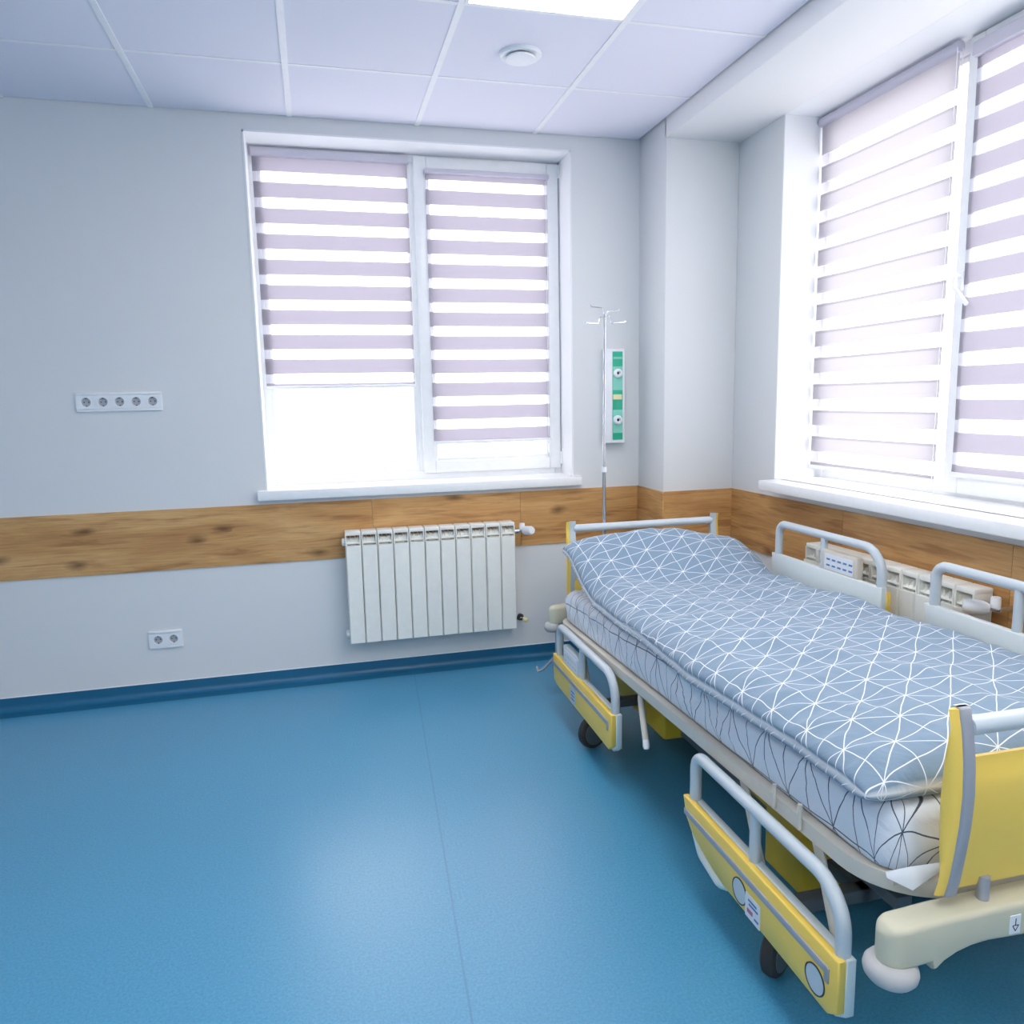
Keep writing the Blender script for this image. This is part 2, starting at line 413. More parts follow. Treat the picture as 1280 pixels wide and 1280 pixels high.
cove('baseboard_back', (XL, 0), (XC, 0)); cove('baseboard_column', (XC, 0), (XC, -CD)); cove('baseboard_column_front', (XC, -CD), (XR, -CD))
cove('baseboard_right', (XR, -CD), (XR, YF)); cove('baseboard_left', (XL, YF), (XL, 0))

# sills
bm = bmesh.new(); add_box(bm, .612, 2.30, -.04, .02, .955, 1.005, bev=.006); add_box(bm, BW['x0']+.002, BW['x1']-.002, .0, BW['y']+.03, .962, 1.005)
struct(obj('trim_20', bm, M['sill']))
bm = bmesh.new(); add_box(bm, 2.939, XR+.02, -3.3, -.735, .975, 1.022, bev=.006); add_box(bm, XR, RW['x']+.03, RW['y0']+.002, RW['y1']-.002, .985, 1.022)
struct(obj('trim_21', bm, M['sill']))

# ------------------------------------------------------------------ windows
def ring(bm, u0, u1, v0, v1, w, d0, d1, plane, bev=.004):
    """picture-frame ring; plane 'y': u=x; plane 'x': u=y"""
    def B(a, b, c, d_):
        if plane == 'y': add_box(bm, a, b, d0, d1, c, d_, bev=bev)
        else: add_box(bm, d0, d1, a, b, c, d_, bev=bev)
    B(u0, u0+w, v0, v1); B(u1-w, u1, v0, v1); B(u0+w, u1-w, v0, v0+w); B(u0+w, u1-w, v1-w, v1)

w1 = struct(empty('window_1', (1.457, .23, 1.0)))
def rel(o, root):
    o.parent = root; o.matrix_parent_inverse = Matrix.Translation(root.location).inverted(); return o
bm = bmesh.new(); ring(bm, .645, 2.27, 1.0, 2.70, .05, .20, .27, 'y'); add_box(bm, 1.447, 1.497, .20, .27, 1.05, 2.65, bev=.004)
rel(obj('window_frame', bm, M['pvc']), w1)
bm = bmesh.new(); ring(bm, .693, 1.45, 1.048, 2.655, .022, .208, .25, 'y', .003); rel(obj('glazing_bead', bm, M['pvc']), w1)
rel(obj('pane', box(.70, 1.44, .24, .244, 1.06, 2.65), M['glass'], smooth=0), w1)
bm = bmesh.new(); ring(bm, 1.468, 2.25, 1.037, 2.675, .065, .178, .25, 'y', .006); ring(bm, 1.53, 2.188, 1.10, 2.612, .02, .192, .25, 'y', .003)
sash = rel(obj('sash', bm, M['pvc']), w1)
o = rel(obj('pane', box(1.54, 2.18, .22, .224, 1.11, 2.60), M['glass'], smooth=0), w1)
for z in (1.06, 2.60):
    bm = bmesh.new(); add_tube(bm, [(2.253, .176, z), (2.253, .176, z+.07)], .008); rel(obj('hinge', bm, M['pvc']), w1)

w2 = struct(empty('window_2', (3.3, -1.9, 1.0)))
bm = bmesh.new(); ring(bm, RW['y0'], RW['y1'], 1.0, ZB+.005, .05, 3.279, 3.35, 'x')
for y in (-1.525, -2.335): add_box(bm, 3.279, 3.35, y-.025, y+.025, 1.05, ZB-.04, bev=.004)
rel(obj('window_frame', bm, M['pvc']), w2)
bm = bmesh.new(); ring(bm, -1.50, -.75, 1.048, 2.63, .022, 3.285, 3.32, 'x', .003); rel(obj('glazing_bead', bm, M['pvc']), w2)
rel(obj('pane', box(3.315, 3.319, -1.49, -.76, 1.06, 2.62), M['glass'], smooth=0), w2)
bm = bmesh.new(); ring(bm, -2.325, -1.508, 1.037, ZB-.006, .065, 3.257, 3.33, 'x', .006); rel(obj('sash', bm, M['pvc']), w2)
rel(obj('pane', box(3.30, 3.304, -2.27, -1.57, 1.10, 2.62), M['glass'], smooth=0), w2)
bm = bmesh.new(); ring(bm, -3.11, -2.36, 1.048, 2.63, .022, 3.285, 3.32, 'x', .003); rel(obj('glazing_bead', bm, M['pvc']), w2)
rel(obj('pane', box(3.315, 3.319, -3.10, -2.37, 1.06, 2.62), M['glass'], smooth=0), w2)
bm = bmesh.new(); add_box(bm, 3.245, 3.258, -1.553, -1.527, 1.79, 1.86, bev=.005)
add_tube(bm, fillet([(3.25, -1.54, 1.84), (3.222, -1.54, 1.84), (3.22, -1.545, 1.80), (3.224, -1.60, 1.735)], .012), .008)
rel(obj('window_handle', bm, M['pvc']), w2)

# ------------------------------------------------------------------ day-and-night blinds
def blind(plane, u0, u1, ztop, zbot, d, mat_, label, case_r, case_box, chain_u=None, cat='blind', group=None):
    uc = (u0+u1)/2
    loc = (uc, d, zbot) if plane == 'y' else (d, uc, zbot)
    root = empty('roller_blind', loc); tag(root, label, cat, group)
    def XYZ(u, dd, z): return (u, d+dd, z) if plane == 'y' else (d+dd, u, z)
    def bx(bm, a, b, d0, d1, z0, z1, bev):
        if plane == 'y': add_box(bm, a, b, d+d0, d+d1, z0, z1, bev=bev)
        else: add_box(bm, d+d0, d+d1, a, b, z0, z1, bev=bev)
    bm = bmesh.new(); nz_ = 24
    rows = [[bm.verts.new(XYZ(u, .0015*sin(k*.7), zbot+.008+(ztop-zbot-.03)*k/nz_)) for u in (u0+.004, (u0+u1)/2, u1-.004)] for k in range(nz_+1)]
    for a, b in zip(rows, rows[1:]):
        for i in range(2): bm.faces.new((a[i], a[i+1], b[i+1], b[i]))
    rel(obj('fabric', bm, mat_, smooth=60), root)
    bm = bmesh.new(); bx(bm, u0, u1, -.007, .007, zbot-.004, zbot+.014, .004)
    rel(obj('bottom_bar', bm, M['pvc']), root)
    bm = bmesh.new()
    if case_box: bx(bm, u0-.002, u1+.002, -.024, .02, ztop-case_box, ztop, .007)
    if case_r: add_tube(bm, [XYZ(u0, -.004, ztop-case_r), XYZ(u1, -.004, ztop-case_r)], case_r, 20)
    rel(obj('cassette', bm, M['blind_tube']), root)
    if chain_u is not None:
        bm = bmesh.new()
        for s in (-.012, .012): add_tube(bm, [XYZ(chain_u, -.012+s, ztop-.03), XYZ(chain_u, -.012+s, zbot+.02)], .0016, 6)
        rel(obj('bead_chain', bm, M['pvc']), root)
        rel(obj('chain_weight', tube([XYZ(chain_u, -.012, zbot-.02), XYZ(chain_u, -.012, zbot-.07)], [.004, .006], 10), M['pvc']), root)
    return root
PER, OPQ = .1235, .070
lav = (.172, .158, .202, 1)
blind('y', .672, 1.442, 2.675, 1.506, .196, blind_mat('zebra_fabric_fixed', 2.675, PER, OPQ, lav, .72, first=.105), 'striped day-and-night roller blind stopped short, clear glass showing under it, on back window', 0, .04)
blind('y', 1.522, 2.190, 2.612, 1.197, .168, blind_mat('zebra_fabric_sash', 2.612, PER, OPQ, lav, .72, first=.05), 'striped roller blind drawn nearly full length on the opening sash beside the drip stand', .012, .024, chain_u=2.175)
lav2 = (.285, .272, .303, 1)
blind('x', -1.492, -.712, 2.672, 1.070, 3.236, blind_mat('zebra_fabric_free', 2.672, .1235, .066, lav2, .72, edge=.8, first=.16), 'pale striped roller blind hanging free before the side window, next to the corner column', .02, .0, chain_u=-1.50)
blind('x', -2.285, -1.548, 2.640, 1.105, 3.252, blind_mat('zebra_fabric_side_sash', 2.640, PER, OPQ, (.185, .172, .215, 1), .72, first=.085), 'striped roller blind on the side window sash, with the white window handle beside it', .012, .05)

# ------------------------------------------------------------------ ceiling fittings
def ceiling_light(k, r, label):
    x0, y0 = GX+.6*k, -(G1+.6*r)
    root = empty('ceiling_light', (x0+.3, y0-.3, ZC)); tag(root, label, 'ceiling light', 'square light panels in the ceiling grid')
    bm = bmesh.new(); ring_pts = (( -.291, -.279), (.279, .291))
    for a, b in ring_pts: add_box(bm, a, b, -.291, .291, -.004, .012, bev=.002); add_box(bm, -.279, .279, a, b, -.004, .012, bev=.002)
    add_box(bm, -.291, .291, -.291, .291, .012, .02)
    obj('light_frame', bm, M['grid'], root)
    obj('diffuser', box(-.279, .279, -.279, .279, -.001, .008), M['lamp'], root, smooth=0)
    return root
cl = ceiling_light(3, 1, 'glowing square light panel set in the ceiling grid beside the round vent')
for k, r in LAMPS[1:]:  # copies outside the view, added to brighten the bed's front face
    c = copy_tree(cl); c.location = (GX+.6*k+.3, -(G1+.6*r)-.3, ZC); c['label'] = 'unseen square light panel added to the ceiling grid as fill light'
cv = empty('ceiling_vent', (1.765, -.853, ZC)); tag(cv, 'round white ceiling vent with a raised centre disc in a ceiling tile', 'ceiling vent')
obj('flange', lathe([(.05, .003), (.05, -.006), (.078, -.01), (.084, -.004), (.084, .003)], 40, closed=True), M['plastic'], cv)
obj('valve_disc', lathe([(0, -.023), (.05, -.023), (.058, -.020), (.06, -.015), (.054, -.010), (.0, -.010)], 40), M['plastic'], cv)
obj('vent_core', lathe([(0, -.011), (.03, -.011), (.03, .003), (0, .003)], 24), M['grey_trim'], cv)
cv.rotation_euler = (0, 0, 0)

# ------------------------------------------------------------------ sockets
def hole_plate(bm, cx, cz, h, rad, y_front, depth, n=40):
    """square face with a round well, facing -y"""
    sq, ci, bk = [], [], []
    for k in range(n):
        a = 2*pi*k/n; c, s = cos(a), sin(a); m = max(abs(c), abs(s))
        sq.append(bm.verts.new((cx+h*c/m, y_front, cz+h*s/m))); ci.append(bm.verts.new((cx+rad*c, y_front, cz+rad*s)))
        bk.append(bm.verts.new((cx+rad*.97*c, y_front+depth, cz+rad*.97*s)))
    for k in range(n):
        j = (k+1) % n; bm.faces.new((sq[k], sq[j], ci[j], ci[k])); bm.faces.new((ci[k], ci[j], bk[j], bk[k]))
    bm.faces.new(bk)
def socket_block(loc, n, label):
    pitch = .071; W = pitch*(n-1)+.083; H = .088
    root = empty('wall_socket', loc); tag(root, label, 'wall socket')
    bm = bmesh.new(); hz = .031
    add_box(bm, -W/2, W/2, -.011, 0, hz, H/2, bev=.003); add_box(bm, -W/2, W/2, -.011, 0, -H/2, -hz, bev=.003)
    add_box(bm, -W/2, -W/2+.0105, -.011, 0, -hz, hz); add_box(bm, W/2-.0105, W/2, -.011, 0, -hz, hz)
    for k in range(n-1):
        x = -W/2+.0415+pitch*(k+.5); add_box(bm, x-.0045, x+.0045, -.0105, 0, -hz, hz)
    obj('cover_frame', bm, M['plastic'], root)
    for k in range(n):
        x = -W/2+.0415+pitch*k
        bm = bmesh.new(); hole_plate(bm, x, 0, .031, .0205, -.0125, .0118)
        s = obj('socket_insert', bm, M['plastic'], root, smooth=30)
        bm = bmesh.new()
        add_lathe(bm, [(0, .0002), (.0198, .0002), (.0198, .0010), (0, .0010)], 28, axis_mat((x, 0, 0), (0, -1, 0)))
        obj('contact_well', bm, M['shaded_socket_well'], s, smooth=30)
        bm = bmesh.new()
        for dx_ in (-.0095, .0095): add_lathe(bm, [(0, .0012), (.003, .0012), (.003, .0018), (0, .0018)], 12, axis_mat((x+dx_, 0, 0), (0, -1, 0)))
        add_box(bm, x-.002, x+.002, -.0105, -.001, -.0195, -.0155); add_box(bm, x-.002, x+.002, -.0105, -.001, .0155, .0195)
        obj('pin_hole', bm, M['dark'], s, smooth=0)
    return root
socket_block((.027, 0, 1.453), 5, 'row of five white wall sockets above the timber band, left of the window')
socket_block((.134, 0, .291), 2, 'low double white wall socket below the timber band')

# ------------------------------------------------------------------ medical gas panel
gp = empty('gas_outlet_panel', (2.492, 0, 1.18)); tag(gp, 'white and green medical outlet panel on the wall behind the drip stand', 'outlet panel')
obj('housing', box(-.062, .05, -.055, 0, 0, .505, bev=.006), M['plastic'], gp)
obj('green_face', box(-.022, .036, -.058, -.054, .018, .49, bev=.001), M['green'], gp)
for z in (.105, .335): obj('pale_field', box(-.021, .035, -.0592, -.0575, z-.05, z+.075), M['green_light'], gp, smooth=0)
obj('cream_label', box(-.02, .03, -.0605, -.058, .235, .262), M['cream'], gp, smooth=0)
obj('small_label', box(-.018, .032, -.0605, -.058, .45, .462), M['green_light'], gp, smooth=0)
for z in (.125, .375):
    s = obj('gas_outlet', lathe([(.009, .004), (.009, .022), (.014, .026), (.022, .022), (.025, .012), (.025, 0)], 28, axis_mat((.004, -.056, z), (0, -1, 0))), M['plastic'], gp)
    obj('outlet_core', lathe([(0, .006), (.0095, .006), (.0095, 0)], 20, axis_mat((.004, -.056, z), (0, -1, 0))), M['rubber'], s)

# ------------------------------------------------------------------ radiators (11 cast sections each), built along local x, wall at local y=0
def radiator(loc, rz, n, label, hd=(.35, -.9, .12), ho=(.055, -.006)):
    root = empty('radiator', loc, rz); tag(root, label, 'radiator', 'sectional radiators under the windows')
    W, H, P = .08, .575, -.12
    for k in range(n):
        x0 = k*W; bm = bmesh.new(); g = .0018
        # front plate with lip, slightly crowned
        add_prism(bm, [(x0+g, P+.006), (x0+g+.004, P), (x0+W-g-.004, P), (x0+W-g, P+.006), (x0+W-g, P+.02), (x0+g, P+.02)], 0.0, H-.072, 'z')
        # top cap and shoulder
        add_box(bm, x0+g, x0+W-g, P+.012, P+.088, H-.02, H, bev=.004)
        add_box(bm, x0+g, x0+g+.006, P+.01, P+.085, H-.075, H-.015); add_box(bm, x0+W-g-.006, x0+W-g, P+.01, P+.085, H-.075, H-.015)
        add_box(bm, x0+W/2-.016, x0+W/2+.016, P+.03, P+.062, .02, H-.05)      # water tube
        for fx in (.014, .028, .052, .066): add_box(bm, x0+fx-.001, x0+fx+.001, P+.018, P+.082, .015, H-.03)
        add_box(bm, x0+g, x0+W-g, P+.08, P+.086, .015, H-.05)                 # rear plate
        # header bosses
        for z in (.04, H-.055): add_tube(bm, [(x0+.001, P+.046, z), (x0+W-.001, P+.046, z)], .019, 14)
        # slanted outlet louvre
        add_prism(bm, [(P+.012, H-.06), (P+.016, H-.064), (P+.062, H-.04), (P+.06, H-.036)], x0+g+.006, x0+W-g-.006, 'x')
        obj('radiator_section', bm, M['enamel'], root, smooth=35)
    L = n*W
    for z in (.04, H-.055):
        obj('end_plug', lathe([(0, 0), (.02, 0), (.02, .012), (.012, .016), (0, .016)], 8, axis_mat((0, P+.046, z), (-1, 0, 0))), M['enamel'], root)
    for z in (.15, .42):
        obj('wall_bracket', box(.2, .22, P+.086, 0, z, z+.03), M['enamel'], root, smooth=0); obj('wall_bracket', box(L-.22, L-.2, P+.086, 0, z, z+.03), M['enamel'], root, smooth=0)
    # thermostatic valve
    zt_ = H-.055
    v = obj('valve', tube(fillet([(L, P+.046, zt_), (L+.055, P+.046, zt_), (L+.055, .0, zt_)], .014), .009, 12), M['chrome'], root)
    bm = bmesh.new(); add_lathe(bm, [(.013, 0), (.015, .012), (.013, .02)], 8, axis_mat((L+.008, P+.046, zt_), (1, 0, 0)))
    obj('union_nut', bm, M['chrome'], v)
    obj('thermostat_head', lathe([(0, 0), (.015, 0), (.021, .012), (.0235, .02), (.0235, .062), (.019, .075), (0, .077)], 20, axis_mat((L+ho[0], P+.046+ho[1], zt_+.002), hd)), M['plastic'], v)
    obj('vent_cap', lathe([(0, .035), (.013, .035), (.015, .03), (.015, 0), (0, 0)], 16, axis_mat((L+.048, P+.046, zt_+.006), (0, 0, 1))), M['plastic'], v)
    lv = obj('return_valve', tube(fillet([(L, P+.046, .04), (L+.045, P+.046, .04), (L+.045, .0, .04)], .012), .009, 12), M['chrome'], root)
    obj('valve_ring', lathe([(.01, -.008), (.018, -.008), (.018, .008), (.01, .008)], 20, axis_mat((L+.028, P+.04, .046), (.5, -.8, .2)), closed=True), M['rubber'], lv)
    obj('valve_cap', lathe([(0, .03), (.011, .03), (.012, .026), (.012, 0), (0, 0)], 16, axis_mat((L+.045, P+.046, .035), (.5, -.75, -.2))), M['cream'], lv)
    return root
radiator((1.017, 0, .212), 0, 11, 'white sectional radiator on the back wall under the window sill, standing clear')
radiator((XR, -1.115, .212), -pi/2, 11, 'white sectional radiator on the side wall, half hidden behind the bed rails', (-.72, -.68, .05), (.045, -.018))

# ------------------------------------------------------------------ hospital bed (local: x across, +y to the head)
BC, BR = (2.385, -1.755, 0), radians(-.65)
bed = empty('hospital_bed', BC, BR)
tag(bed, 'adjustable hospital bed with yellow panels and grey tube side rails on castors', 'hospital bed')
zlow = lambda y: .415-.03*y
def rrect(hx, y0, y1, rf, rh, n=10):
    pts = []
    for cx, cy, r, a0 in ((hx-rf, y0+rf, rf, -pi/2), (hx-rh, y1-rh, rh, 0), (-hx+rh, y1-rh, rh, pi/2), (-hx+rf, y0+rf, rf, pi)):
        for k in range(n+1): a = a0+pi/2*k/n; pts.append((cx+r*cos(a), cy+r*sin(a)))
    return pts
bm = bmesh.new()
o_ = rrect(.452, -1.085, 1.075, .16, .10); i_ = rrect(.422, -1.055, 1.045, .13, .07); N = len(o_)
prof = [(0.0, .004), (0.0, .031), (.006, .036), (.98, .036), (1.0, .032), (1.0, .004), (.98, 0), (.02, 0)]
rings = []
for f, dz in prof:
    rings.append([bm.verts.new((o_[k][0]+(i_[k][0]-o_[k][0])*f, o_[k][1]+(i_[k][1]-o_[k][1])*f, zlow(o_[k][1])+dz)) for k in range(N)])
for a in range(len(rings)):
    A, B = rings[a], rings[(a+1) % len(rings)]
    for k in range(N): bm.faces.new((A[k], A[(k+1) % N], B[(k+1) % N], B[k]))
obj('deck_frame', bm, M['beige_metal'], bed, smooth=45)
bm = bmesh.new()                                     # lying surface panels of the deck
for a, b in ((-1.04, -.42), (-.41, -.02), (-.01, .22), (.23, 1.03)):
    vs = [bm.verts.new((x, y, zlow(y)+dz)) for dz in (.016, .034) for x, y in ((-.415, a), (.415, a), (.415, b), (-.415, b))]
    for f in ((0, 3, 2, 1), (4, 5, 6, 7), (0, 1, 5, 4), (1, 2, 6, 5), (2, 3, 7, 6), (3, 0, 4, 7)): bm.faces.new([vs[i] for i in f])
obj('deck_panel', bm, M['beige_metal'], bed, smooth=0)
for y in (-.70, -.80): # mattress stops on the deck edge
    for s in (-1, 1):
        obj('mattress_stop', tube([(s*.4595, y, zlow(y)+.012), (s*.4595, y, zlow(y)+.072)], .0055, 10), M['beige_metal'], bed)

# head and foot boards
front = [(.488, .016), (.52, .024), (.58, .033), (.64, .040), (.70, .043), (.76, .040), (.82, .031), (.853, .022)]
back = [(.488, .010), (.52, .012), (.60, .004), (.68, .0), (.76, .004), (.82, .012), (.853, .016)]
def board_part(name, s, ptop):
    Y = lambda d: s*(1.11+d)
    fr = [(Y(d), z) for z, d in front]; bk = [(Y(d), z) for z, d in back]
    root = None
    bm = bmesh.new()                                 # bowed yellow panel
    zs = [.496+(ptop-.496)*k/14 for k in range(15)]
    outer = [(Y(interp(front, z)-.011-(.006 if abs(z-(ptop-.027)) < .008 else 0)), z) for z in zs]; inner = [(Y(interp(front, z)-.032), z) for z in zs]
    outer[-1] = (Y(interp(front, ptop)-.018), ptop); inner[-1] = (Y(interp(front, ptop)-.026), ptop)
    add_prism(bm, outer+inner[::-1], -.352, .352, 'x')
    root = obj(name, bm, M['yellow'], bed, smooth=50)
    for sx_ in (-1, 1):
        bm = bmesh.new(); zs2 = [.488+(.858-.488)*k/24 for k in range(25)]; secs = []
        for z in zs2:
            f = interp(front, z)-.004; b = min(interp(back, z), f-.012); m = b+(f-b)*.30
            secs.append([bm.verts.new((sx_*x, Y(d), z)) for x, d in ((.351, b), (.382, b), (.388, b+.003), (.389, m), (.382, m+(f-m)*.55), (.372, f-.001), (.351, f))])
        for p, q in zip(secs, secs[1:]):
            for k in range(7): bm.faces.new((p[k], p[(k+1) % 7], q[(k+1) % 7], q[k]))
        bm.faces.new(secs[0]); bm.faces.new(secs[-1][::-1])
        obj('end_cap', bm, M['yellow'], root, smooth=60)
        bm = bmesh.new(); secs = []
        for z in zs2+[.861]:
            f = interp(front, min(z, .853))-(.004 if z > .86 else 0)
            secs.append([bm.verts.new((sx_*x, Y(d), z)) for x, d in ((.350, f-.012), (.373, f-.012), (.3735, f-.002), (.371, f), (.352, f), (.350, f-.002))])
        for p, q in zip(secs, secs[1:]):
            for k in range(6): bm.faces.new((p[k], p[(k+1) % 6], q[(k+1) % 6], q[k]))
        bm.faces.new(secs[0]); bm.faces.new(secs[-1][::-1])
        obj('edge_trim', bm, M['grey_trim'], root, smooth=60)
        bm = bmesh.new(); secs = []
        for z in zs2+[.861]:
            d0 = min(interp(back, z), interp(front, min(z, .853))-.016)-.005
            secs.append([bm.verts.new((sx_*x, Y(d), z)) for x, d in ((.346, d0), (.373, d0), (.373, d0+.012), (.346, d0+.012))])
        for p, q in zip(secs, secs[1:]):
            for k in range(4): bm.faces.new((p[k], p[(k+1) % 4], q[(k+1) % 4], q[k]))
        bm.faces.new(secs[0]); bm.faces.new(secs[-1][::-1])
        obj('inner_trim', bm, M['grey_tube'], root, smooth=60)
    obj('top_tube', tube([(-.352, Y(.018), .825), (.352, Y(.018), .825)], .018, 16), M['grey_tube'], root)
    for px_ in (-.285, .285): obj('mounting_post', tube([(px_, Y(.012), .42), (px_, Y(.012), .515)], .011, 14), M['grey_trim'], root)
    return root
board_part('footboard', -1, .765); board_part('headboard', 1, .735)

# corner-to-corner crossbars with bumper rollers
def crossbar(s, HW=.511, BXc=.483, BRad=.77):
    k_ = HW/.518; yc = s*1.123; hd0 = .031
    lo = [(0, .396), (.20, .396), (.30, .401), (.335, .399), (.37, .391), (.40, .378), (.415, .366), (.421, .366), (.424, .382), (.45, .380), (.49, .378), (.518, .381)]
    hi = [(0, .470), (.30, .468), (.40, .466), (.45, .463), (.49, .461), (.506, .457), (.514, .450), (.518, .442)]
    st = [k*.02 for k in range(17)]+[.34+k*.006 for k in range(12)]+[.411, .415, .418, .421, .424, .43]+[.44+k*.008 for k in range(5)]+[.476+k*.004 for k in range(10)]+[.515, .517, .518]
    st = sorted(set(round(v, 4) for v in st)); st = [-v for v in st[:0:-1]]+st
    bm = bmesh.new(); secs = []
    for x in st:
        ax = abs(x); z0, z1 = interp(lo, ax), interp(hi, ax)
        f = max(0, (ax-.474)/.0445); hd = max(.003, hd0*(1-min(1, f)**2.6)**(1/2.2)) if f < 1 else .003
        r = min(.011, hd*.9, (z1-z0)*.3); sec = []
        for cy, cz, a0 in ((hd-r, z1-r, 0), (-hd+r, z1-r, pi/2), (-hd+r, z0+r, pi), (hd-r, z0+r, 1.5*pi)):
            for q in range(5): an = a0+pi/2*q/4; sec.append(bm.verts.new((x*k_, yc+cy+r*cos(an), cz+r*sin(an))))
        secs.append(sec)
    n = len(secs[0])
    for p, q in zip(secs, secs[1:]):
        for k in range(n): bm.faces.new((p[k], p[(k+1) % n], q[(k+1) % n], q[k]))
    bm.faces.new(secs[0]); bm.faces.new(secs[-1][::-1])
    root = obj('crossbar', bm, M['beige'], bed, smooth=35)
    for sx_ in (-1, 1):
        c = Vector((sx_*BXc, s*1.122, .363))
        obj('bumper_wheel', lathe([(0, .022), (.036*BRad, .022), (.052*BRad, .018), (.061*BRad, .009), (.0635*BRad, 0), (.061*BRad, -.009), (.052*BRad, -.018), (.036*BRad, -.022), (0, -.022)], 32, Matrix.Translation(c)), M['bumper'], root)
    for sx_ in (-1, 1):
        obj('cross_support', box(sx_*.26-.03, sx_*.26+.03, min(s*.98, s*1.095), max(s*.98, s*1.095), zlow(s)-.038, zlow(s)-.004, bev=.004), M['beige_metal'], root)
    if s < 0:
        st = obj('arrow_sticker', box(-.252, -.228, -1.1555, -1.1535, .409, .447, bev=.0005), M['label_white'], root, smooth=0)
        bm = bmesh.new(); yy = -1.1562
        add_box(bm, -.2408, -.2392, yy, yy+.0008, .427, .441)
        for a, b in (((-.247, .427), (-.233, .427)), ((-.233, .427), (-.240, .4155)), ((-.240, .4155), (-.247, .427))):
            d = Vector((b[0]-a[0], 0, b[1]-a[1])).normalized(); n_ = Vector((d.z, 0, -d.x))*.001
            q = [Vector((a[0], yy, a[1])), Vector((b[0], yy, b[1]))]
            vs = [bm.verts.new(p) for p in (q[0]-n_, q[1]-n_, q[1]+n_, q[0]+n_)]; bm.faces.new(vs)
        obj('arrow_mark', bm, M['black_line'], st, smooth=0) if False else obj('arrow_mark', bm, M['black_line'], root, smooth=0)
    return root
crossbar(-1); crossbar(1, .478, .462, .62)
obj('pole_socket', lathe([(.0095, .39), (.018, .39), (.018, .47), (.0095, .47)], 20, Matrix.Translation((-.183, 1.1725, 0)), closed=True), M['dark_metal'], bed)

